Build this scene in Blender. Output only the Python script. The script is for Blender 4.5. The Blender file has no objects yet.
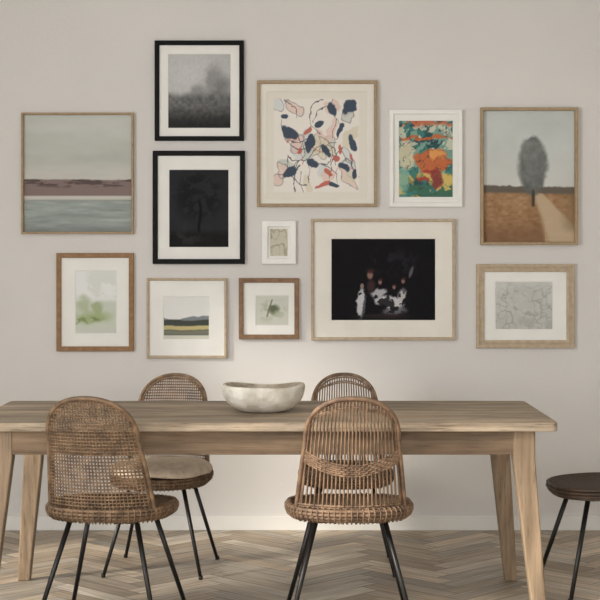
import bpy, bmesh, math, random
import numpy as np
from mathutils import Vector, Matrix
random.seed(4)
scene=bpy.context.scene
scene.view_settings.view_transform='Standard'
D=7.96; H=1.37; HY=258.0; F=1580.0; WS=F/D
def s2l(c):
    c=np.asarray(c,dtype=float)/255.0
    return np.where(c<=0.04045,c/12.92,((c+0.055)/1.055)**2.4)
def L(r,g,b): 
    v=s2l([r,g,b]); return (float(v[0]),float(v[1]),float(v[2]),1.0)
def wx(px): return (px-300.0)/WS
def wz(py): return H-(py-HY)/WS

# ---------------------------------------------------------------- materials
def newmat(name):
    m=bpy.data.materials.new(name); m.use_nodes=True
    nt=m.node_tree; b=nt.nodes['Principled BSDF']; return m,nt,b
def noisemat(name,c1,c2,scale=(1,1,1),nscale=5.0,rough=0.7,bump=0.0,detail=6,coord='Object',metal=0.0,bscale=None,lo=.35,hi=.65,spec=.5,wear=None,off=0.0):
    m,nt,b=newmat(name); N=nt.nodes; K=nt.links
    b.inputs['Specular IOR Level'].default_value=spec
    tc=N.new('ShaderNodeTexCoord'); mp=N.new('ShaderNodeMapping'); mp.inputs['Scale'].default_value=scale; mp.inputs['Location'].default_value=(off,off*2,off)
    K.new(tc.outputs[coord],mp.inputs[0])
    n=N.new('ShaderNodeTexNoise'); n.inputs['Scale'].default_value=nscale; n.inputs['Detail'].default_value=detail
    K.new(mp.outputs[0],n.inputs['Vector'])
    r=N.new('ShaderNodeValToRGB'); r.color_ramp.elements[0].position=lo; r.color_ramp.elements[1].position=hi
    r.color_ramp.elements[0].color=c1; r.color_ramp.elements[1].color=c2
    K.new(n.outputs['Fac'],r.inputs[0]); out=r.outputs[0]
    if wear:
        n3=N.new('ShaderNodeTexNoise'); n3.inputs['Scale'].default_value=2.2; n3.inputs['Detail'].default_value=5; n3.inputs['Roughness'].default_value=.65
        mp3=N.new('ShaderNodeMapping'); mp3.inputs['Scale'].default_value=tuple(1+.12*(s-1) for s in scale); K.new(tc.outputs[coord],mp3.inputs[0]); K.new(mp3.outputs[0],n3.inputs['Vector'])
        r3=N.new('ShaderNodeValToRGB'); r3.color_ramp.elements[0].position=.38; r3.color_ramp.elements[1].position=.62
        r3.color_ramp.elements[0].color=(.66,.66,.68,1); r3.color_ramp.elements[1].color=(1.12,1.1,1.08,1); K.new(n3.outputs['Fac'],r3.inputs[0])
        n4=N.new('ShaderNodeTexNoise'); n4.inputs['Scale'].default_value=9; n4.inputs['Detail'].default_value=3; K.new(mp.outputs[0],n4.inputs['Vector'])
        r4=N.new('ShaderNodeValToRGB'); r4.color_ramp.elements[0].position=.30; r4.color_ramp.elements[1].position=.42
        r4.color_ramp.elements[0].color=(.5,.46,.42,1); r4.color_ramp.elements[1].color=(1,1,1,1); K.new(n4.outputs['Fac'],r4.inputs[0])
        for o2,fac in ((r3.outputs[0],wear),(r4.outputs[0],wear)):
            mx=N.new('ShaderNodeMix'); mx.data_type='RGBA'; mx.blend_type='MULTIPLY'; mx.inputs[0].default_value=fac
            K.new(out,mx.inputs[6]); K.new(o2,mx.inputs[7]); out=mx.outputs[2]
    K.new(out,b.inputs['Base Color'])
    b.inputs['Roughness'].default_value=rough; b.inputs['Metallic'].default_value=metal
    if bump>0:
        bp=N.new('ShaderNodeBump'); bp.inputs['Strength'].default_value=bump; bp.inputs['Distance'].default_value=0.01
        if bscale:
            n2=N.new('ShaderNodeTexNoise'); n2.inputs['Scale'].default_value=bscale; K.new(mp.outputs[0],n2.inputs['Vector']); K.new(n2.outputs['Fac'],bp.inputs['Height'])
        else: K.new(n.outputs['Fac'],bp.inputs['Height'])
        K.new(bp.outputs[0],b.inputs['Normal'])
    return m
M_wall=noisemat('plaster',L(212,209,205),L(217,214,210),nscale=1.2,rough=.9,bump=.08,bscale=60)
M_ceil=noisemat('ceiling_paint',L(225,224,221),L(230,229,226),nscale=1.5,rough=.9)
M_trim=noisemat('trim_paint',L(226,224,219),L(230,228,223),nscale=4,rough=.55)
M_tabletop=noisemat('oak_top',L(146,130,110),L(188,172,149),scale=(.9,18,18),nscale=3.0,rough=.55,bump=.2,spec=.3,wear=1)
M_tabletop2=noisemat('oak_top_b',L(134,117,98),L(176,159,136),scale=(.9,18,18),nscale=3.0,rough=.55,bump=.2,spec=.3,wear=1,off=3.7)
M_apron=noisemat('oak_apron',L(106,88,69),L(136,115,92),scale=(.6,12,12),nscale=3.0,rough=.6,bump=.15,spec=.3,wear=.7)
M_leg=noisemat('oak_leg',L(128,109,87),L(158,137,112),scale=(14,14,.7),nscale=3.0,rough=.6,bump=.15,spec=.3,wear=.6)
M_rat=noisemat('rattan',L(92,72,54),L(136,110,84),nscale=25,rough=.6,bump=.3)
M_rat2=noisemat('rattan_brown',L(98,77,60),L(142,115,91),nscale=25,rough=.6,bump=.3)
M_ratd=noisemat('rattan_dark',L(54,42,33),L(84,66,51),nscale=25,rough=.5,bump=.3)
M_metal=noisemat('black_metal',L(24,23,22),L(34,32,30),nscale=20,rough=.4,metal=.3)
M_bowl=noisemat('stoneware',L(196,188,172),L(232,227,216),nscale=14,rough=.8,bump=.5,bscale=40,spec=.2)
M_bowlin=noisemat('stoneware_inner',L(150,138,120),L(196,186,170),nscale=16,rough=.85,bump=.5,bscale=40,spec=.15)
M_mat=noisemat('mat_board',L(230,229,224),L(235,234,229),nscale=8,rough=.85)
M_matc=noisemat('mat_board_cream',L(226,222,212),L(231,227,217),nscale=8,rough=.85)
M_black=noisemat('black_frame',L(9,9,9),L(14,14,14),nscale=12,rough=.5,spec=.12)
M_white=noisemat('white_frame',L(232,231,227),L(238,237,233),nscale=12,rough=.5,spec=.3)
M_gold=noisemat('pale_gold_frame',L(156,134,104),L(170,148,117),nscale=14,rough=.5,scale=(3,3,3),spec=.3)
M_oakf=noisemat('oak_frame',L(136,104,72),L(154,121,87),nscale=20,rough=.6,scale=(2,2,2),spec=.25)
M_palef=noisemat('pale_wood_frame',L(176,158,134),L(190,173,149),nscale=20,rough=.6,scale=(2,2,2),spec=.25)
M_brownf=noisemat('walnut_frame',L(124,96,72),L(142,113,87),nscale=20,rough=.6,scale=(2,2,2),spec=.25)
M_dark=noisemat('floor_gap',L(72,62,52),L(82,71,60),nscale=5,rough=.9)
M_cush=noisemat('linen_cushion',L(214,196,174),L(234,218,198),nscale=30,rough=.95,bump=.6,bscale=90,spec=.1)
def paintmat():
    m,nt,b=newmat('printed_art'); a=nt.nodes.new('ShaderNodeAttribute'); a.attribute_name='Col'
    nt.links.new(a.outputs['Color'],b.inputs['Base Color']); b.inputs['Roughness'].default_value=.75
    b.inputs['Specular IOR Level'].default_value=.15
    return m
M_art=paintmat()
def seatmat(name,ca,cb):
    m,nt,b=newmat(name); N=nt.nodes;K=nt.links
    tc=N.new('ShaderNodeTexCoord'); 
    w=N.new('ShaderNodeTexWave'); w.wave_type='RINGS'; w.rings_direction='Z'; w.inputs['Scale'].default_value=28; w.inputs['Distortion'].default_value=.6
    K.new(tc.outputs['Object'],w.inputs['Vector'])
    n=N.new('ShaderNodeTexNoise'); n.inputs['Scale'].default_value=60; K.new(tc.outputs['Object'],n.inputs['Vector'])
    mx=N.new('ShaderNodeMath'); mx.operation='MULTIPLY_ADD'; K.new(w.outputs['Fac'],mx.inputs[0]); mx.inputs[1].default_value=.6
    K.new(n.outputs['Fac'],mx.inputs[2])
    r=N.new('ShaderNodeValToRGB'); r.color_ramp.elements[0].position=.35; r.color_ramp.elements[1].position=1.0
    r.color_ramp.elements[0].color=ca; r.color_ramp.elements[1].color=cb
    K.new(mx.outputs[0],r.inputs[0]); K.new(r.outputs[0],b.inputs['Base Color'])
    bp=N.new('ShaderNodeBump'); bp.inputs['Strength'].default_value=.8; bp.inputs['Distance'].default_value=.006
    K.new(mx.outputs[0],bp.inputs['Height']); K.new(bp.outputs[0],b.inputs['Normal']); b.inputs['Roughness'].default_value=.7
    return m
M_seat=seatmat('woven_seat',L(72,55,40),L(152,124,95))
M_seatd=seatmat('dark_seat',L(44,34,27),L(86,68,54))
def floormat():
    m,nt,b=newmat('herringbone_oak'); N=nt.nodes;K=nt.links
    a=N.new('ShaderNodeAttribute'); a.attribute_name='Col'
    uv=N.new('ShaderNodeUVMap'); uv.uv_map='UVMap'
    mp=N.new('ShaderNodeMapping'); mp.inputs['Scale'].default_value=(2,30,1); K.new(uv.outputs[0],mp.inputs[0])
    n=N.new('ShaderNodeTexNoise'); n.inputs['Scale'].default_value=2.0; n.inputs['Detail'].default_value=6; K.new(mp.outputs[0],n.inputs['Vector'])
    r=N.new('ShaderNodeValToRGB'); r.color_ramp.elements[0].position=.3; r.color_ramp.elements[1].position=.7
    r.color_ramp.elements[0].color=(.56,.55,.54,1); r.color_ramp.elements[1].color=(1.15,1.15,1.15,1); K.new(n.outputs['Fac'],r.inputs[0])
    mx=N.new('ShaderNodeMix'); mx.data_type='RGBA'; mx.blend_type='MULTIPLY'; mx.inputs[0].default_value=1
    K.new(a.outputs['Color'],mx.inputs[6]); K.new(r.outputs[0],mx.inputs[7]); K.new(mx.outputs[2],b.inputs['Base Color'])
    b.inputs['Roughness'].default_value=.5
    bp=N.new('ShaderNodeBump'); bp.inputs['Strength'].default_value=.15; bp.inputs['Distance'].default_value=.003
    K.new(n.outputs['Fac'],bp.inputs['Height']); K.new(bp.outputs[0],b.inputs['Normal'])
    return m
M_floor=floormat()

# ---------------------------------------------------------------- mesh helpers
def addobj(name,mesh,parent=None,mats=()):
    o=bpy.data.objects.new(name,mesh); scene.collection.objects.link(o)
    for m in mats: mesh.materials.append(m)
    if parent: o.parent=parent
    return o
def empty(name,loc=(0,0,0),rz=0):
    e=bpy.data.objects.new(name,None); scene.collection.objects.link(e); e.location=loc; e.rotation_euler=(0,0,rz); e.empty_display_size=.1; return e
def mesh_from(name,v,f,smooth=False):
    me=bpy.data.meshes.new(name); me.from_pydata([tuple(p) for p in v],[],f); me.update()
    if smooth:
        for p in me.polygons: p.use_smooth=True
    return me
def box(v,f,x0,x1,y0,y1,z0,z1):
    b=len(v)
    v+= [(x0,y0,z0),(x1,y0,z0),(x1,y1,z0),(x0,y1,z0),(x0,y0,z1),(x1,y0,z1),(x1,y1,z1),(x0,y1,z1)]
    f+= [tuple(b+i for i in q) for q in [(0,3,2,1),(4,5,6,7),(0,1,5,4),(1,2,6,5),(2,3,7,6),(3,0,4,7)]]
def boxobj(name,boxes,mat,parent=None,bevel=0):
    v=[];f=[]
    for b in boxes: box(v,f,*b)
    o=addobj(name,mesh_from(name,v,f),parent,[mat])
    if bevel:
        m=o.modifiers.new('b','BEVEL'); m.width=bevel; m.segments=3
    return o
def tube(v,f,pts,r,sides=6,closed=False):
    pts=[Vector(p) for p in pts]; n=len(pts)
    if n<2: return
    rr=r if hasattr(r,'__len__') else [r]*n
    base=len(v); up=None
    for i,p in enumerate(pts):
        if closed: t=(pts[(i+1)%n]-pts[i-1])
        else: t=(pts[min(i+1,n-1)]-pts[max(i-1,0)])
        t.normalize()
        if up is None:
            up=Vector((0,0,1)) if abs(t.z)<.9 else Vector((1,0,0))
        up=(up-t*up.dot(t)).normalized(); s=t.cross(up)
        for k in range(sides):
            a=2*math.pi*k/sides
            v.append(tuple(p+(up*math.cos(a)+s*math.sin(a))*rr[i]))
    m=n if closed else n-1
    for i in range(m):
        for k in range(sides):
            a=base+i*sides+k; b=base+i*sides+(k+1)%sides
            j=(i+1)%n
            c=base+j*sides+(k+1)%sides; d=base+j*sides+k
            f.append((a,b,c,d))
    if not closed:
        f.append(tuple(base+k for k in range(sides))[::-1]); f.append(tuple(base+(n-1)*sides+k for k in range(sides)))

# ---------------------------------------------------------------- room
RX=3.2; RY=-9.0; RZ=2.9; T=.15
boxobj('wall_back',[(-RX-T,RX+T,0,T,0,RZ)],M_wall)
boxobj('wall_right',[(RX,RX+T,RY,0,0,RZ)],M_wall)
w1=(-2.28,-1.72,.75,2.50); w1b=(-3.15,-2.36,.45,1.75); w2=(-7.0,-4.0,.7,2.6)  # unseen openings, invented: two shape the sun patches, the wide one admits fill
LB=[]; ycur=RY
for w in (w2,w1b,w1):
    LB+= [(-RX-T,-RX,ycur,w[0],0,RZ),(-RX-T,-RX,w[0],w[1],0,w[2]),(-RX-T,-RX,w[0],w[1],w[3],RZ)]; ycur=w[1]
LB.append((-RX-T,-RX,ycur,0,0,RZ))
boxobj('wall_left',LB,M_wall)
w3=(-2.2,2.2,.7,2.6)  # opening behind the camera, added for soft fill
boxobj('wall_front',[(-RX-T,w3[0],RY-T,RY,0,RZ),(w3[1],RX+T,RY-T,RY,0,RZ),(w3[0],w3[1],RY-T,RY,0,w3[2]),(w3[0],w3[1],RY-T,RY,w3[3],RZ)],M_wall)
boxobj('ceiling',[(-RX-T,RX+T,RY-T,T,RZ,RZ+.1)],M_ceil)
def winY(name,w,nm):
    y0,y1,z0,z1=w; fr=.03; B=[(-RX-.1,-RX-.05,y0,y0+fr,z0,z1),(-RX-.1,-RX-.05,y1-fr,y1,z0,z1),(-RX-.1,-RX-.05,y0,y1,z0,z0+fr),(-RX-.1,-RX-.05,y0,y1,z1-fr,z1)]
    for i in range(1,nm): 
        y=y0+(y1-y0)*i/nm; B.append((-RX-.09,-RX-.06,y-.015,y+.015,z0,z1))
    boxobj(name,B,M_trim)
winY('added_sun_window_1',w1,1); winY('added_fill_window_2',w2,4); winY('added_sun_window_4',w1b,2)  # frames for the made-up sun and fill openings
B=[(w3[0],w3[1],RY-.1,RY-.04,w3[2],w3[2]+.05),(w3[0],w3[1],RY-.1,RY-.04,w3[3]-.05,w3[3])]
for i in range(6):
    x=w3[0]+.025+(w3[1]-w3[0]-.05)*i/5; B.append((x-.025,x+.025,RY-.1,RY-.04,w3[2],w3[3]))
boxobj('added_fill_window_3',B,M_trim)  # frame of the added rear fill opening
boxobj('baseboard_back',[(-RX,RX,-.018,0,0,.072)],M_trim,bevel=.003)
boxobj('baseboard_left',[(-RX,-RX+.018,RY,-.018,0,.072)],M_trim,bevel=.003)
boxobj('baseboard_right',[(RX-.018,RX,RY,-.018,0,.072)],M_trim,bevel=.003)

# floor herringbone
def build_floor():
    W=.092; n=5; g=.0014
    bm=bmesh.new(); uvl=bm.loops.layers.uv.new('UVMap'); cl=bm.loops.layers.float_color.new('Col')
    c45=math.cos(math.radians(45)); 
    ox,oy=0,-4.5
    def add(x0,x1,y0,y1,hor):
        x0+=g;x1-=g;y0+=g;y1-=g
        cx=(x0+x1)/2; cy=(y0+y1)/2
        rx=c45*(cx-cy)+ox; ry=c45*(cx+cy)+oy
        if abs(rx)>RX+.4 or ry>.4 or ry<RY-.4: return
        vs=[bm.verts.new((c45*(a-b)+ox,c45*(a+b)+oy,0)) for a,b in [(x0,y0),(x1,y0),(x1,y1),(x0,y1)]]
        fc=bm.faces.new(vs); fc.material_index=0
        k=random.random(); h=random.uniform(-5,5)
        col=L(157+60*k+h,143+59*k,125+56*k-h)
        off=random.uniform(0,50)
        ab=[(x0,y0),(x1,y0),(x1,y1),(x0,y1)]
        for lp,(a,b) in zip(fc.loops,ab):
            lp[cl]=col
            lp[uvl].uv=((a,b) if hor else (b,a))
            lp[uvl].uv=(lp[uvl].uv[0]+off,lp[uvl].uv[1]+off)
    R=int(9/W)
    for y in range(-R,R):
        for m in range(-12,13):
            xs=y+2*n*m
            if abs(xs)>R+n: continue
            add(xs*W,(xs+n)*W,y*W,(y+1)*W,True)
    for x in range(-R,R):
        for m in range(-12,13):
            ys=x-2*n*m-(2*n-1)
            if abs(ys)>R+n: continue
            add(x*W,(x+1)*W,ys*W,(ys+n)*W,False)
    for co,no in [((RX,0,0),(1,0,0)),((-RX,0,0),(-1,0,0)),((0,0,0),(0,1,0)),((0,RY,0),(0,-1,0))]:
        bmesh.ops.bisect_plane(bm,geom=bm.verts[:]+bm.edges[:]+bm.faces[:],plane_co=co,plane_no=no,clear_outer=True)
    z=-.002
    def q(c):
        fc=bm.faces.new([bm.verts.new(p) for p in c]); fc.material_index=1
    x=RX+T; y0=RY-T; y1=T
    q([(-x,y0,z),(x,y0,z),(x,y1,z),(-x,y1,z)]); zb=-.1
    q([(-x,y0,zb),(-x,y1,zb),(x,y1,zb),(x,y0,zb)])
    q([(-x,y0,zb),(x,y0,zb),(x,y0,z),(-x,y0,z)]); q([(x,y0,zb),(x,y1,zb),(x,y1,z),(x,y0,z)])
    q([(x,y1,zb),(-x,y1,zb),(-x,y1,z),(x,y1,z)]); q([(-x,y1,zb),(-x,y0,zb),(-x,y0,z),(-x,y1,z)])
    me=bpy.data.meshes.new('floor'); bm.to_mesh(me); bm.free()
    addobj('floor',me,None,[M_floor,M_dark])
build_floor()

# ---------------------------------------------------------------- art
def vnoise(x,y,seed):
    rs=np.random.RandomState(seed); G=rs.rand(64,64)
    xi=np.floor(x).astype(int); yi=np.floor(y).astype(int); fx=x-xi; fy=y-yi
    fx=fx*fx*(3-2*fx); fy=fy*fy*(3-2*fy)
    g=lambda a,b:G[b%64,a%64]
    return (g(xi,yi)*(1-fx)+g(xi+1,yi)*fx)*(1-fy)+(g(xi,yi+1)*(1-fx)+g(xi+1,yi+1)*fx)*fy
def fbm(x,y,s,seed,o=4,sy=None):
    sy=sy or s; r=0;a=1;t=0
    for i in range(o):
        r=r+a*vnoise(x/s*2**i+7.3*i,y/sy*2**i+3.1*i,seed+i); t+=a; a*=.55
    return r/t
def ss(a,b,x):
    t=np.clip((x-a)/(b-a),0,1); return t*t*(3-2*t)
def mix(c,d,m):
    m=np.asarray(m)[...,None]; return c*(1-m)+np.asarray(d,float)*m
def fill(X,c): return np.ones(X.shape+(3,))*np.asarray(c,float)
def ell(X,Y,cx,cy,rx,ry,e=.25,a=0):
    ca,sa=math.cos(a),math.sin(a); dx=(X-cx);dy=(Y-cy)
    d=np.sqrt(((dx*ca+dy*sa)/rx)**2+((-dx*sa+dy*ca)/ry)**2); return 1-ss(1-e,1+e,d)
def arc(X,Y,cx,cy,r,a0,a1,w=.7,sq=1.0):
    dx=X-cx; dy=(Y-cy)/sq; d=np.sqrt(dx*dx+dy*dy); a=np.degrees(np.arctan2(dy,dx))%360
    return (1-ss(w*.5,w*1.3,abs(d-r)))*(((a-a0)%360)<((a1-a0)%360))
def a_sea(X,Y):
    c=fill(X,(192,194,188)); c=mix(c,(176,178,171),ss(120,170,Y)*.8); c=mix(c,(204,202,194),ss(155,176,Y)*.6)
    n=fbm(X,Y,30,3,sy=8); c=c+(n[...,None]-.5)*14
    land=ss(180,181.5,Y+fbm(X,Y,12,5)*2)*(1-ss(195,197,Y)); c=mix(c,(132,116,112),land)
    c=mix(c,(92,80,78),land*ss(.5,.6,fbm(X,Y,16,9,sy=3))*(1-ss(184,190,Y)))
    c=mix(c,(140,138,130),ss(196,198,Y)); c=mix(c,(214,212,204),ss(196,197,Y)*(1-ss(199,201,Y))*.7)
    sea=ss(199,202,Y); n=fbm(X,Y,22,12,sy=2.5); c=mix(c,(150,158,154),sea); c=c+(sea*(n-.5))[...,None]*50
    c=mix(c,(122,128,126),ss(222,231,Y)*.6); return c
def a_mist(X,Y):
    c=fill(X,(180,181,180)); c=mix(c,(204,204,203),ell(X,Y,192,76,26,22,.8)*.6)
    n=fbm(X,Y,14,20,5); n3=fbm(X,Y,5,27,4)
    t=ell(X+n3*6-3,Y+n3*6-3,214,84,9,17,.6); c=mix(c,(128,128,128),t*.75)
    t=ell(X+n3*6-3,Y,224,90,8,12,.6); c=mix(c,(112,112,112),t*.7)
    t=ell(X+n3*4,Y,200,92,7,7,.6); c=mix(c,(124,124,124),t*.7)
    g=ss(94,104,Y+n*8); c=mix(c,(98,98,98),g*.9); n2=fbm(X,Y,3,33,4); c=c+(g*(n2-.5))[...,None]*60
    c=mix(c,(34,34,34),ss(102,126,Y)*.85); return c+(fbm(X,Y,2,44,2)[...,None]-.5)*14
def a_dark(X,Y):
    c=fill(X,(42,43,46)); n=fbm(X,Y,6,50,5); t=ell(X,Y,199,196,24,24,.4)*ss(.42,.58,n); c=mix(c,(26,26,28),t)
    c=mix(c,(16,16,17),(1-ss(.8,1.8,abs(X-200+np.sin(Y*.2)*1)))*ss(195,205,Y)); c=mix(c,(26,26,27),ss(228,236,Y))
    t=ell(X,Y,186,238,14,7,.5)*ss(.5,.6,n); c=mix(c,(60,60,58),t*.5); return c+(n[...,None]-.5)*10
def a_abs(X,Y):
    c=fill(X,(231,226,218)); wob=(fbm(X,Y,9,60,3)-.5)*7; wob2=(fbm(X,Y,9,66,3)-.5)*7; x=X+wob;y=Y+wob2
    rs=np.random.RandomState(12)
    for i in range(30):
        cx,cy=rs.uniform(278,354),rs.uniform(103,187); tint=[(196,200,192),(224,196,184),(206,212,212),(214,206,184),(218,190,180)][i%5]
        rx,ry,a=rs.uniform(3,6),rs.uniform(6,13),rs.uniform(-1.0,1.0)
        c=mix(c,tint,ell(x,y,cx,cy,rx,ry,.15,a)*.75)
        o=ell(x,y,cx,cy,rx+.7,ry+.7,.1,a)-ell(x,y,cx,cy,rx,ry,.1,a)
        if i%2: c=mix(c,(90,88,92),np.clip(o,0,1)*.7)
    ink=(64,76,92)
    for i in range(24):
        cx,cy=rs.uniform(282,350),rs.uniform(106,184); r=rs.uniform(9,24); a=rs.uniform(0,360)
        c=mix(c,(66,68,74),arc(x,y,cx,cy,r,a,a+rs.uniform(60,150),.35,rs.uniform(1.0,1.7))*.8)
    for i in range(5):
        cx,cy=rs.uniform(282,350),rs.uniform(120,184); r=rs.uniform(6,16); a=rs.uniform(0,360)
        c=mix(c,(190,112,100),arc(x,y,cx,cy,r,a,a+rs.uniform(60,120),.4,rs.uniform(.9,1.6))*.7)
    for e in [(307,132,2.4,6,.8),(337,158,5,2.2,.6),(322,184,8,2.4,-.4),(341,150,2,5,0),(299,150,1.8,4,.4),(327,171,5,2.2,.9),(352,158,1.8,4,0)]:
        c=mix(c,(188,102,90),ell(x,y,*e[:4],.15,e[4])*.9)
    for e in [(350,107,7.5,7,.4),(332,110,5,8,-.3),(289,132,8.5,5.5,.6),(309,143,3.4,9,.3),(285,117,4,2.6,0),(313,164,6.5,4,.7),(341,130,2.8,7,.4),(354,143,3,9,-.3),(345,168,7,4,.3),(326,150,2.8,8,-.6),(290,172,5,7,.9),(333,185,6,2.4,.3),(355,174,2.4,6,0),(320,124,2.6,6,.7)]:
        c=mix(c,ink,ell(x,y,*e[:4],.12,e[4])*.95)
    edge=ss(273,275,X)*(1-ss(358,360,X))*ss(98,100,Y)*(1-ss(191,193,Y)); bg=fill(X,(224,219,208)); return bg*(1-edge[...,None])+c*edge[...,None]
def a_small(X,Y):
    c=fill(X,(200,194,176)); n=fbm(X,Y,5,101,2,sy=14); c=mix(c,(150,144,122),(1-ss(.01,.06,abs(n-.5)))*.8)
    n=fbm(X,Y,6,105,2,sy=9); return mix(c,(142,136,116),(1-ss(.01,.05,abs(n-.45)))*.6)
def a_col(X,Y):
    n=fbm(X,Y,12,120,4,sy=7); m=fbm(X,Y,9,125,4); k=fbm(X,Y,6,131,3)
    c=fill(X,(70,126,120)); c=mix(c,(50,86,90),ss(.5,.58,n)); c=mix(c,(138,172,156),ss(.52,.58,m)*.8)
    c=mix(c,(216,210,188),ss(.55,.6,k)*(Y<150)*.8); c=mix(c,(190,100,70),(1-ss(126,131,Y+m*6))*ss(118,122,Y)*ss(.5,.56,k)*.9)
    c=mix(c,(196,108,66),(abs(Y-138+m*10-5)<1.6)*ss(.4,.5,n)*.9)
    c=mix(c,(192,110,72),ell(X+k*10-5,Y+m*10-5,432,162,18,13,.1)); c=mix(c,(218,156,92),ell(X+m*12-6,Y+k*10,438,160,9,5,.2))
    c=mix(c,(164,72,60),ell(X+k*12-6,Y+m*6,424,176,12,8,.2)*ss(.45,.5,n)); c=mix(c,(214,204,174),ell(X+k*6,Y,409,156,8,14,.2)*.9)
    c=mix(c,(206,182,108),ss(177,181,Y+k*8)*ss(.42,.5,m)); c=mix(c,(70,110,92),ss(183,187,Y)*ss(.52,.56,n))
    c=mix(c,(120,170,160),ell(X,Y+m*8-4,404,182,5,12,.3)*.8)
    c=mix(c,(140,66,62),ell(X+k*6,Y+m*6,440,182,6,10,.2)*.9); c=mix(c,(56,60,62),(1-ss(.006,.02,abs(m-.5)))*.6)
    return c
def a_tree(X,Y):
    c=fill(X,(194,199,196)); c=mix(c,(208,207,200),ss(140,185,Y)*.6); c=c+(fbm(X,Y,25,140)[...,None]-.5)*16
    hz=188+ (X-484)*.02; c=mix(c,(104,96,86),ss(hz-2,hz,Y+fbm(X,Y,6,144)*3))
    f=ss(hz+3,hz+6,Y); n=fbm(X,Y,5,150,4,sy=3); c=mix(c,(158,124,92),f); c=c+(f*(n-.5))[...,None]*60
    c=mix(c,(124,92,68),f*ss(215,240,Y+(X-484)*.1)*(X<545)*.7)
    cx=536+(Y-190)*.62; wd=2.5+(Y-188)*.36; p=(1-ss(wd*.7,wd*1.2,abs(X-cx)))*f; c=mix(c,(190,170,142),p*.9)
    c=mix(c,(124,106,76),f*ss(556,574,X)*(1-ss(225,235,Y))*.5)
    n=fbm(X,Y,6,160,5); xx=X+(n-.5)*5; yy=Y+(n-.5)*5
    t0=np.clip((yy-135)/62.,0,1); w=14.5*np.sin(np.pi*t0**.95)**.62
    t=1-ss(-3,3,abs(xx-532.5)-w); t=t*ss(134,137,yy)*(1-ss(194,198,yy))
    c=mix(c,(108,112,109),t*.88); c=mix(c,(84,88,85),t*ss(165,190,Y)*.5); c=c+(t*(n-.5))[...,None]*50
    c=mix(c,(74,68,60),(1-ss(1.0,2.0,abs(X-533)))*ss(188,192,Y)*(1-ss(205,208,Y)))
    return c
def a_green(X,Y):
    c=fill(X,(216,219,214)); n=fbm(X,Y,12,170,4); c=mix(c,(228,230,228),ss(.5,.6,n)*(1-ss(295,305,Y)))
    tr=fbm(X,Y,5,175,4)
    c=mix(c,(190,196,178),ss(300,304,Y+n*8-4)*.6)
    c=mix(c,(170,182,146),ell(X+tr*6-3,Y+tr*6-3,84,304,6,8,.5)*.7); c=mix(c,(150,164,120),ell(X+tr*6-3,Y+tr*6-3,98,308,5,6,.5)*.7)
    c=mix(c,(160,174,126),ell(X+n*12-6,Y+n*8-4,93,317,17,6,.6)*.9); c=mix(c,(122,140,92),ell(X,Y+n*10-5,88,319,13,3,.6)*ss(.4,.6,fbm(X,Y,5,177,3)))
    c=mix(c,(200,204,194),ss(324,330,Y)*.7); return c
def a_land(X,Y):
    c=fill(X,(222,222,219)); n=fbm(X,Y,10,180,4); hill=317+2*np.sin((X-160)*.09)+ (n-.5)*5
    c=mix(c,(128,134,138),ss(hill-1,hill+.5,Y)); c=mix(c,(70,74,70),ss(321,322.5,Y+n*3)); 
    c=mix(c,(190,178,128),ss(326,327.5,Y+n*2)*(1-ss(330,332,Y+n*2))); c=mix(c,(120,122,108),ss(331,333,Y+n*3)*(1-ss(333.5,335,Y))); c=mix(c,(206,204,192),ss(334,336,Y)); return c
def a_smudge(X,Y):
    c=fill(X,(202,203,193)); n=fbm(X,Y,7,190,4); c=mix(c,(166,172,148),ell(X+n*8-4,Y,272,310,12,9,.8)*ss(.4,.6,n)); c=mix(c,(100,108,84),ell(X+n*8-4,Y+n*8-4,274,309,4,5,.6))
    c=mix(c,(104,106,90),(1-ss(.5,1.2,abs(X-272+(Y-300)*.3)))*(Y>299)*(Y<317)*.7); return c
def a_black(X,Y):
    c=fill(X,(17,16,20)); n=fbm(X,Y,8,200,4); k=fbm(X,Y,4,207,4); q=fbm(X,Y,14,213,3)
    c=mix(c,(42,42,48),ell(X,Y,392,262,26,12,.7)*ss(.45,.6,n)*.6)
    c=mix(c,(188,188,192),ell(X+k*6-3,Y,361,303,4.2,15,.2,.06)*ss(.3,.42,k)); c=mix(c,(140,120,112),ell(X,Y,362,286,1.8,2.6,.3))
    c=mix(c,(64,64,70),ell(X+k*4-2,Y,364,306,1.2,12,.3,.15)*.8)
    c=mix(c,(192,190,192),ell(X+q*14-7,Y+k*6-3,388,302,14,6.5,.2,.25)); c=mix(c,(170,170,174),ell(X+k*6-3,Y+k*6-3,378,292,8,4,.3,-.3))
    c=mix(c,(196,194,194),ell(X+k*5-2,Y+k*5-2,402,296,4,7,.3,.4)*.9); c=mix(c,(120,118,124),ell(X+k*6-3,Y,394,311,12,4,.4,-.1)*.8)
    c=mix(c,(22,21,25),ss(.5,.56,k)*.85*ell(X,Y,384,300,26,16,.3)*(X>368))
    for cx,cy,s in ((370,275,1.3),(380,282,.8),(394,287,.7),(403,281,.8)):
        c=mix(c,(150,116,104),ell(X,Y,cx,cy,2.2*s,3.2*s,.4)*.9); c=mix(c,(60,36,36),ell(X,Y,cx+.6,cy-3*s,3*s,1.8*s,.5)*.8)
    c=mix(c,(72,50,52),ell(X,Y,371,286,4,6,.5)*.8); c=mix(c,(110,106,110),ell(X,Y,411,272,1.6,6,.3,.3)*.8)
    c=mix(c,(52,42,42),ell(X,Y,384,316,24,2.5,.5)*.7); return c
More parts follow.
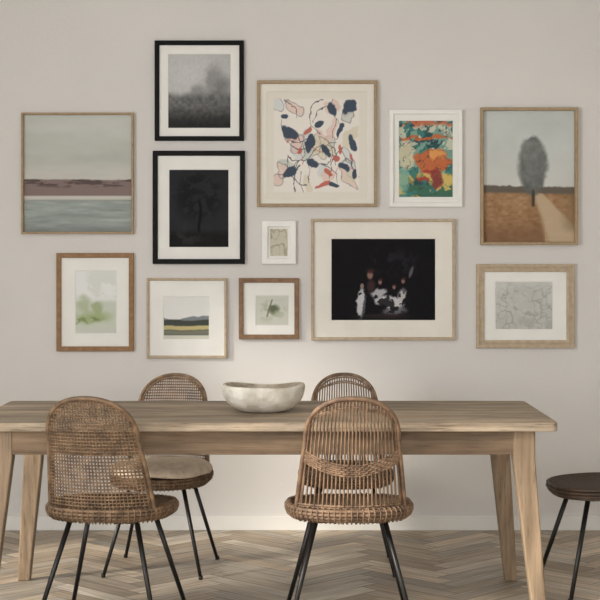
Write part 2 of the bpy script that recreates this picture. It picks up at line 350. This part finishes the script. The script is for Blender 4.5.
def a_draw(X,Y):
    c=fill(X,(192,193,188)); n=fbm(X,Y,9,220,4); c=c+(n[...,None]-.5)*26
    for sd,s in ((223,14),(233,20)):
        m=fbm(X,Y,s,sd,3); c=mix(c,(152,153,148),(1-ss(.006,.025,abs(m-.5)))*.6)
    c=mix(c,(205,206,201),(1-ss(284,292,Y))*.5); c=mix(c,(160,161,155),ss(312,322,Y)*ss(.4,.6,n)*.6); return c

def picture(name,o,fw,matm,frm,art,img=None,depth=.024,res=1.5,lip=None,inner=None):
    x0,x1,y0,y1=o; X0,X1=wx(x0),wx(x1); Z0,Z1=wz(y1),wz(y0); w=fw/WS
    cx,cz=(X0+X1)/2,(Z0+Z1)/2
    e=empty(name,(cx,0,cz))
    prof=[(0,0),(0,-depth+.002),(.002,-depth),(w-.003,-depth),(w,-depth+.004),(w,-.004)]
    if inner: 
        prof=[(0,0),(0,-depth+.003),(.003,-depth),(w*.35,-depth),(w*.42,-depth+.006),(w*.6,-depth+.006),(w*.68,-depth+.002),(w-.002,-depth+.004),(w,-depth+.008),(w,-.004)]
    v=[];f=[]
    hw,hz=(X1-X0)/2,(Z1-Z0)/2; n=len(prof)
    for sx,sz in ((-1,-1),(1,-1),(1,1),(-1,1)):
        for i,y in prof: v.append((sx*(hw-i),y,sz*(hz-i)))
    for c in range(4):
        d=(c+1)%4
        for i in range(n-1): f.append((c*n+i,d*n+i,d*n+i+1,c*n+i+1))
    addobj('frame',mesh_from('frame',v,f),e,[frm])
    bx=hw-w+.001; bz=hz-w+.001
    iy=-.008
    if matm:
        ix0,ix1=wx(img[0])-cx,wx(img[1])-cx; iz0,iz1=wz(img[3])-cz,wz(img[2])-cz; q=.0022
        O=[(-bx,-bz),(bx,-bz),(bx,bz),(-bx,bz)]; I=[(ix0-q,iz0-q),(ix1+q,iz0-q),(ix1+q,iz1+q),(ix0-q,iz1+q)]; J=[(ix0,iz0),(ix1,iz0),(ix1,iz1),(ix0,iz1)]
        v=[(a,-.011,b) for a,b in O]+[(a,-.011,b) for a,b in I]+[(a,-.0085,b) for a,b in J]+[(a,-.001,b) for a,b in O]
        f=[]
        for c in range(4):
            d=(c+1)%4; f.append((c,d,4+d,4+c)); f.append((4+c,4+d,8+d,8+c)); f.append((12+c,12+d,d,c))
        addobj('mat_board',mesh_from('mat_board',v,f),e,[matm])
        a=(ix0-.0005,ix1+.0005,iz0-.0005,iz1+.0005)
    else: a=(-bx,bx,-bz,bz)
    pw=(a[1]-a[0])*WS; ph=(a[3]-a[2])*WS
    nx=max(8,int(pw*res)); nz=max(8,int(ph*res))
    gx,gz=np.meshgrid(np.linspace(a[0],a[1],nx),np.linspace(a[2],a[3],nz))
    PX=(gx+cx)*WS+300; PY=HY-(gz+cz-H)*WS
    col=np.clip(art(PX,PY),0,255); lin=s2l(col)
    v=np.stack([gx,np.full_like(gx,iy),gz],-1).reshape(-1,3)
    idx=np.arange(nx*nz).reshape(nz,nx)
    f=np.stack([idx[:-1,:-1],idx[:-1,1:],idx[1:,1:],idx[1:,:-1]],-1).reshape(-1,4)
    me=mesh_from('print',v.tolist(),f.tolist())
    at=me.color_attributes.new('Col','FLOAT_COLOR','POINT')
    rgba=np.ones((nx*nz,4),dtype=np.float32); rgba[:,:3]=lin.reshape(-1,3); at.data.foreach_set('color',rgba.ravel())
    addobj('print',me,e,[M_art])
picture('framed_seascape_painting',(22,134,113,234),2.2,None,M_gold,a_sea,depth=.03)
picture('framed_misty_tree_photograph',(155,244,41,141),4.6,M_mat,M_black,a_mist,(168.5,230.5,54.5,128))
picture('framed_dark_tree_photograph',(153,245,151,264),5,M_mat,M_black,a_dark,(169.5,228.5,170,247))
picture('framed_abstract_print',(257,377,81,207),3.2,M_matc,M_gold,a_abs,(267,367,92,198),res=2.4,depth=.028)
picture('framed_small_sketch',(262,296,221,264),6,M_mat,M_white,a_small,(270.5,287.5,229,256))
picture('framed_colourful_painting',(389,462,110,207),4.5,M_mat,M_white,a_col,(399,452.5,121,197),res=2)
picture('framed_lone_tree_painting',(480,577,108,245),3.0,None,M_gold,a_tree,depth=.034,res=1.8)
picture('framed_green_watercolour',(57,134,253,351),4.8,M_mat,M_oakf,a_green,(76,116.5,271,333))
picture('framed_landscape_print',(147,227,278,358),2.6,M_mat,M_palef,a_land,(164,209,297,339),res=2)
picture('framed_botanical_print',(239,299,278,339),4.6,M_mat,M_brownf,a_smudge,(256,288.5,296,325),res=2)
picture('framed_figures_painting',(311,455,219,340),3.0,M_matc,M_palef,a_black,(331.5,435,239,320),res=2)
picture('framed_pencil_drawing',(476,574,264,348),8,M_mat,M_palef,a_draw,(495.5,552,282,329),inner=1)

# ---------------------------------------------------------------- table
TX0,TX1,TY0,TY1=-1.235,.957,-2.108,-1.208; TZ=.76; TT=.033
def build_table():
    e=empty('dining_table',((TX0+TX1)/2,(TY0+TY1)/2,0)); cx,cy=e.location.x,e.location.y
    hw,hd=(TX1-TX0)/2,(TY1-TY0)/2
    nb=6; r=.025; v=[];f=[];mi=[]
    cuts=[-hd+2*hd*(i+(.15*math.sin(i*2.1) if 0<i<nb else 0))/nb for i in range(nb+1)]
    for i in range(nb):
        a,b=cuts[i]+(.0006 if i else 0),cuts[i+1]-(.0006 if i<nb-1 else 0)
        def corner(x,y,sx,sy,rr):
            return [(x-sx*rr+sx*rr*math.cos(t),y-sy*rr+sy*rr*math.sin(t)) for t in [math.pi/2*k/5 for k in range(6)]]
        P=[]
        P+= corner(hw,a,1,-1,r)[::-1] if i==0 else [(hw,a)]
        P+= corner(hw,b,1,1,r) if i==nb-1 else [(hw,b)]
        P+= corner(-hw,b,-1,1,r)[::-1] if i==nb-1 else [(-hw,b)]
        P+= corner(-hw,a,-1,-1,r) if i==0 else [(-hw,a)]
        n=len(P); s=len(v)
        v+=[(x,y,TZ) for x,y in P]+[(x,y,TZ-TT) for x,y in P]
        fs=[tuple(s+k for k in range(n)),tuple(s+k for k in range(2*n-1,n-1,-1))]+[(s+n+k,s+n+(k+1)%n,s+(k+1)%n,s+k) for k in range(n)]
        f+=fs; mi+=[i%2]*len(fs)
    me=mesh_from('tabletop',v,f)
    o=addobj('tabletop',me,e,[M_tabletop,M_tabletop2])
    for p,m in zip(me.polygons,mi): p.material_index=m
    b=o.modifiers.new('b','BEVEL'); b.width=.0022; b.segments=2; b.limit_method='ANGLE'
    za=.635; ix=hw-.115; iy=hd-.05
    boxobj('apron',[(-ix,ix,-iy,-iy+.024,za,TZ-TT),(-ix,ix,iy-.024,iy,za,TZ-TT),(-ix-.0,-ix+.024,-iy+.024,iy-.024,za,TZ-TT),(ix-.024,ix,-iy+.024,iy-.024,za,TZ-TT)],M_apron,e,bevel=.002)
    i=1
    for sx in (-1,1):
        for sy in (-1,1):
            xo,xi=hw-.078,hw-.160
            bo,bi=hw-.036,hw-.088
            yo,yi=hd-.045,hd-.115; co,ci=hd-.005,hd-.055
            v=[];
            for (a0,a1,c0,c1,z) in ((xi,xo,yi,yo,TZ-TT),(xi,xo,yi,yo,.62),(bi,bo,ci,co,0)):
                v+= [(sx*a0,sy*c0,z),(sx*a1,sy*c0,z),(sx*a1,sy*c1,z),(sx*a0,sy*c1,z)]
            f=[(0,1,2,3),(11,10,9,8)]
            for l in (0,4):
                for k in range(4): f.append((l+k,l+4+k,l+4+(k+1)%4,l+(k+1)%4))
            me=mesh_from('leg',v,f); bm=bmesh.new(); bm.from_mesh(me); bmesh.ops.recalc_face_normals(bm,faces=bm.faces); bm.to_mesh(me); bm.free()
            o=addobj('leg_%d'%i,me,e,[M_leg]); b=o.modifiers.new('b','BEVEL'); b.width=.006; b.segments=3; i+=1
build_table()

# ---------------------------------------------------------------- bowl
def build_bowl():
    R=.166;Hh=.108
    outer=[(0,0),(.34,0),(.50,.02),(.72,.14),(.88,.34),(.96,.56),(.99,.76),(1.0,.88)]
    inner=[(.99,.95),(.965,.985),(.93,1.0),(.895,.985),(.87,.93),(.85,.82),(.80,.62),(.68,.38),(.45,.2),(.2,.14),(0,.13)]
    prof=outer+inner
    N=64;v=[];f=[]
    for i,(r,z) in enumerate(prof):
        for k in range(N):
            a=2*math.pi*k/N
            wob=1+.012*math.sin(3*a+1)+.01*math.sin(5*a)
            zz=z*Hh*(1+(.05*math.cos(2*a)+.03*math.sin(3*a+.5))*min(1,z*1.2))
            v.append((r*R*math.cos(a)*wob,r*R*.9*math.sin(a)*wob,zz))
    mi=[]
    for i in range(len(prof)-1):
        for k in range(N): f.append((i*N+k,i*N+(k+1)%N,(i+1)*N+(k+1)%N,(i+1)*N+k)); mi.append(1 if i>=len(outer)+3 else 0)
    me=mesh_from('bowl',v,f,True)
    me.materials.append(M_bowl); me.materials.append(M_bowlin)
    for p,m in zip(me.polygons,mi): p.material_index=m
    bm=bmesh.new(); bm.from_mesh(me); bmesh.ops.remove_doubles(bm,verts=bm.verts,dist=1e-5); bmesh.ops.recalc_face_normals(bm,faces=bm.faces); bm.to_mesh(me); bm.free()
    o=addobj('stoneware_bowl',me,None,[]); o.location=((263-300)/252.,-1.69,TZ)
    s=o.modifiers.new('s','SUBSURF'); s.levels=1; s.render_levels=1
build_bowl()

# ---------------------------------------------------------------- chairs
ZB=.405; ZS=.70; ZT=.868
def Wz(z):
    if z<=ZS: return .207-(.033)*((z-ZB)/(ZS-ZB))**1.3 if z>ZB else .207
    t=min(1,(z-ZS)/(ZT-ZS)); return .174*max(0,(1-t**2.6))**(1/2.2)
def Wt(z): return .207-.045*max(0,(z-ZB)/(ZT-ZB))
def BY(x,z): 
    k=(z-ZB)
    return -.215-.16*k-.28*k*k+ (2.1-1.9*k)*x*x
def sqr(a): return 1/((abs(math.cos(a))**2.5+abs(math.sin(a))**2.5)**(1/2.5))
def chair(loc,rz,style,mat,sc=1.0,sx_=1.0,cushion=False,seatm=None):
    e=empty('dining_chair',loc,rz)
    v=[];f=[]
    def outline(off,ins):
        P=[]
        for i in range(9): 
            z=ZB+(ZS-ZB)*i/9; P.append((Wz(z)-ins,z))
        for i in range(15):
            th=math.pi/2*i/14; z=ZS+(ZT-ins-ZS)*math.sin(th)**(2/2.6); P.append(((.174-ins)*max(0,math.cos(th))**(2/2.2),z))
        Q=P+[(-x,z) for x,z in P[:-1][::-1]]
        return [(x,BY(x,z)+off,z) for x,z in Q]
    tube(v,f,outline(0,0),.0085,8)
    tube(v,f,outline(.006,.013),.005,6)
    nv=29 if style=='grid' else 25
    r=.0029 if style=='grid' else .0038
    for i in range(nv):
        u=-1+2*(i+1)/(nv+1)
        pts=[];z=ZB-.01;k=0
        while z<ZT:
            x=u*Wt(z)
            if abs(x)>Wz(z)-.003 and z>ZS: break
            wv=.0022*(1 if (i+k)%2 else -1) if style=='grid' else 0
            pts.append((x,BY(x,z)+wv,z)); z+=.0129 if style=='grid' else .0165; k+=1
        tube(v,f,pts,r,5)
    def hor(zf,r,amp,ph,wmax=1.0):
        pts=[]; n=30
        for k in range(n+1):
            q=-1+2*k/n; z=zf(q); x=q*Wz(z)*wmax
            wv=amp*(1 if (k+ph)%2 else -1)
            pts.append((x,BY(x,z)+wv,z))
        tube(v,f,pts,r,5)
    if style=='grid':
        z=ZB+.004;k=0
        while z<ZT-.012:
            hor(lambda q,z=z:z,.0033,.0026,k); z+=.0129;k+=1
    else:
        for j in range(7):
            hor(lambda q,j=j:ZB+.003+j*.009,.0046,.004,j)
        for j in range(6):
            hor(lambda q,j=j:.575+j*.008+.055*q*q,.0044,.004,j)
        for j in range(2):
            hor(lambda q,j=j:ZT-.040+j*.008-.04*q*q,.003,.003,j)
    addobj('backrest',mesh_from('backrest',v,f,True),e,[mat])
    v=[];f=[];N=56
    RXs,RYs=.232,.230
    prof=[(0,.432),(.3,.430),(.6,.432),(.85,.440),(.96,.448),(1.0,.444),(1.01,.432),(.985,.415),(.90,.402),(.5,.398),(0,.398)]
    for rr,z in prof:
        for k in range(N):
            a=2*math.pi*k/N; sq=sqr(a)
            x=rr*RXs*math.cos(a)*sq; y=rr*RYs*math.sin(a)*sq
            fz=-.010*max(0,math.sin(a))*rr**3
            v.append((x,y,z+fz))
    for i in range(len(prof)-1):
        for k in range(N): f.append((i*N+k,(i+1)*N+k,(i+1)*N+(k+1)%N,i*N+(k+1)%N))
    me=mesh_from('seat',v,f,True); bm=bmesh.new(); bm.from_mesh(me); bmesh.ops.remove_doubles(bm,verts=bm.verts,dist=1e-5); bmesh.ops.recalc_face_normals(bm,faces=bm.faces); bm.to_mesh(me); bm.free()
    addobj('seat',me,e,[seatm or M_seat])
    v=[];f=[]
    def ring(s,z):
        P=[]
        for k in range(72):
            a=2*math.pi*k/72; sq=sqr(a)
            P.append((s*RXs*math.cos(a)*sq,s*RYs*math.sin(a)*sq,z-.010*max(0,math.sin(a))))
        return P
    tube(v,f,ring(1.02,.444),.007,7,True); tube(v,f,ring(1.03,.431),.0065,7,True); tube(v,f,ring(1.0,.418),.0065,7,True); tube(v,f,ring(.95,.407),.006,7,True)
    for k in range(72):
        if seatm: break
        a=2*math.pi*k/72; sq=sqr(a); dz=-.010*max(0,math.sin(a))
        P=[(s*RXs*math.cos(a)*sq,s*RYs*math.sin(a)*sq,z+dz) for s,z in ((.95,.452),(1.02,.4525),(1.062,.440),(1.062,.428),(1.035,.412),(.96,.399))]
        tube(v,f,P,.0028,4)
    addobj('seat_rim',mesh_from('seat_rim',v,f,True),e,[mat])
    if cushion:
        v=[];f=[]; prof=[(0,.505),(.4,.504),(.7,.500),(.88,.492),(.97,.478),(1.0,.462),(.98,.450),(.9,.446),(0,.446)]
        for i,(rr,z) in enumerate(prof):
            for k in range(N):
                a=2*math.pi*k/N; sq=sqr(a); w=1+.012*math.sin(7*a)+.01*math.sin(11*a+1)
                v.append((rr*.250*math.cos(a)*sq*w,rr*.226*math.sin(a)*sq*w+.018,z+.003*math.sin(5*a)*rr))
        for i in range(len(prof)-1):
            for k in range(N): f.append((i*N+k,(i+1)*N+k,(i+1)*N+(k+1)%N,i*N+(k+1)%N))
        me=mesh_from('cushion',v,f,True); bm=bmesh.new(); bm.from_mesh(me); bmesh.ops.remove_doubles(bm,verts=bm.verts,dist=1e-5); bmesh.ops.recalc_face_normals(bm,faces=bm.faces); bm.to_mesh(me); bm.free()
        addobj('cushion',me,e,[M_cush])
    i=1
    for sx in (-1,1):
        for sy in (-1,1):
            v=[];f=[]
            a=Vector((sx*.13,sy*.12,.396)); b=Vector((sx*.235,sy*.225,0.004)); 
            tube(v,f,[a,a.lerp(b,.5),b],[.0105,.0098,.0085],10)
            tube(v,f,[b-Vector((0,0,.004)),b+Vector((0,0,.012))],.0105,10)
            addobj('leg_%d'%i,mesh_from('leg',v,f,True),e,[M_metal]); i+=1
    v=[];f=[]
    c=[(-.13,-.12,.392),(.13,-.12,.392),(.13,.12,.392),(-.13,.12,.392)]
    for k in range(4): tube(v,f,[c[k],c[(k+1)%4]],.008,8)
    addobj('leg_brace',mesh_from('leg_brace',v,f,True),e,[M_metal])
    e.scale=(sx_,1,sc)
    return e
chair((-.710,-1.965,0),math.radians(-10),'grid',M_rat,1.0,.98)
chair((.185,-1.965,0),math.radians(1),'spindle',M_rat2,1.0,.98)
chair((-.610,-.98,0),math.radians(180-6),'grid',M_rat,.955,.90,True)
chair((.205,-.95,0),math.radians(180),'spindle',M_rat2,.955,.86)
chair((1.270,-1.42,0),math.radians(97),'spindle',M_ratd,seatm=M_seatd)

# ---------------------------------------------------------------- light
w=bpy.data.worlds.new('World'); scene.world=w; w.use_nodes=True
w.node_tree.nodes['Background'].inputs[0].default_value=(.86,.92,1,1); w.node_tree.nodes['Background'].inputs[1].default_value=1.2
def area(name,loc,d,sx,sy,p,c):
    l=bpy.data.lights.new(name,'AREA'); l.shape='RECTANGLE'; l.size=sx; l.size_y=sy; l.energy=p; l.color=c
    o=bpy.data.objects.new(name,l); scene.collection.objects.link(o); o.location=loc; o.rotation_euler=Vector(d).to_track_quat('-Z','Z').to_euler(); return o
area('added_fill_left',(-RX-.3,(w2[0]+w2[1])/2,1.65),(1,0,0),3.0,1.9,265,(1,.99,.975))  # added fill lamp outside the made-up wide left opening
area('added_fill_rear',(0,RY-.3,1.65),(0,1,0),4.4,1.9,130,(1,.99,.975))  # added soft fill lamp behind the camera
sl=bpy.data.lights.new('sun','SUN'); sl.energy=4.6; sl.angle=math.radians(7); sl.color=(1,.94,.85)
so=bpy.data.objects.new('sun',sl); scene.collection.objects.link(so); so.location=(-6,-4,4)
so.rotation_euler=Vector((.75,.45,-.36)).to_track_quat('-Z','Y').to_euler()

# ---------------------------------------------------------------- camera
cd=bpy.data.cameras.new('camera'); cam=bpy.data.objects.new('camera',cd); scene.collection.objects.link(cam)
cam.location=(0,-D,H); cam.rotation_euler=(math.radians(90),0,0)
cd.sensor_width=36; cd.lens=F/600*36; cd.shift_y=-(300-HY)/600
scene.camera=cam
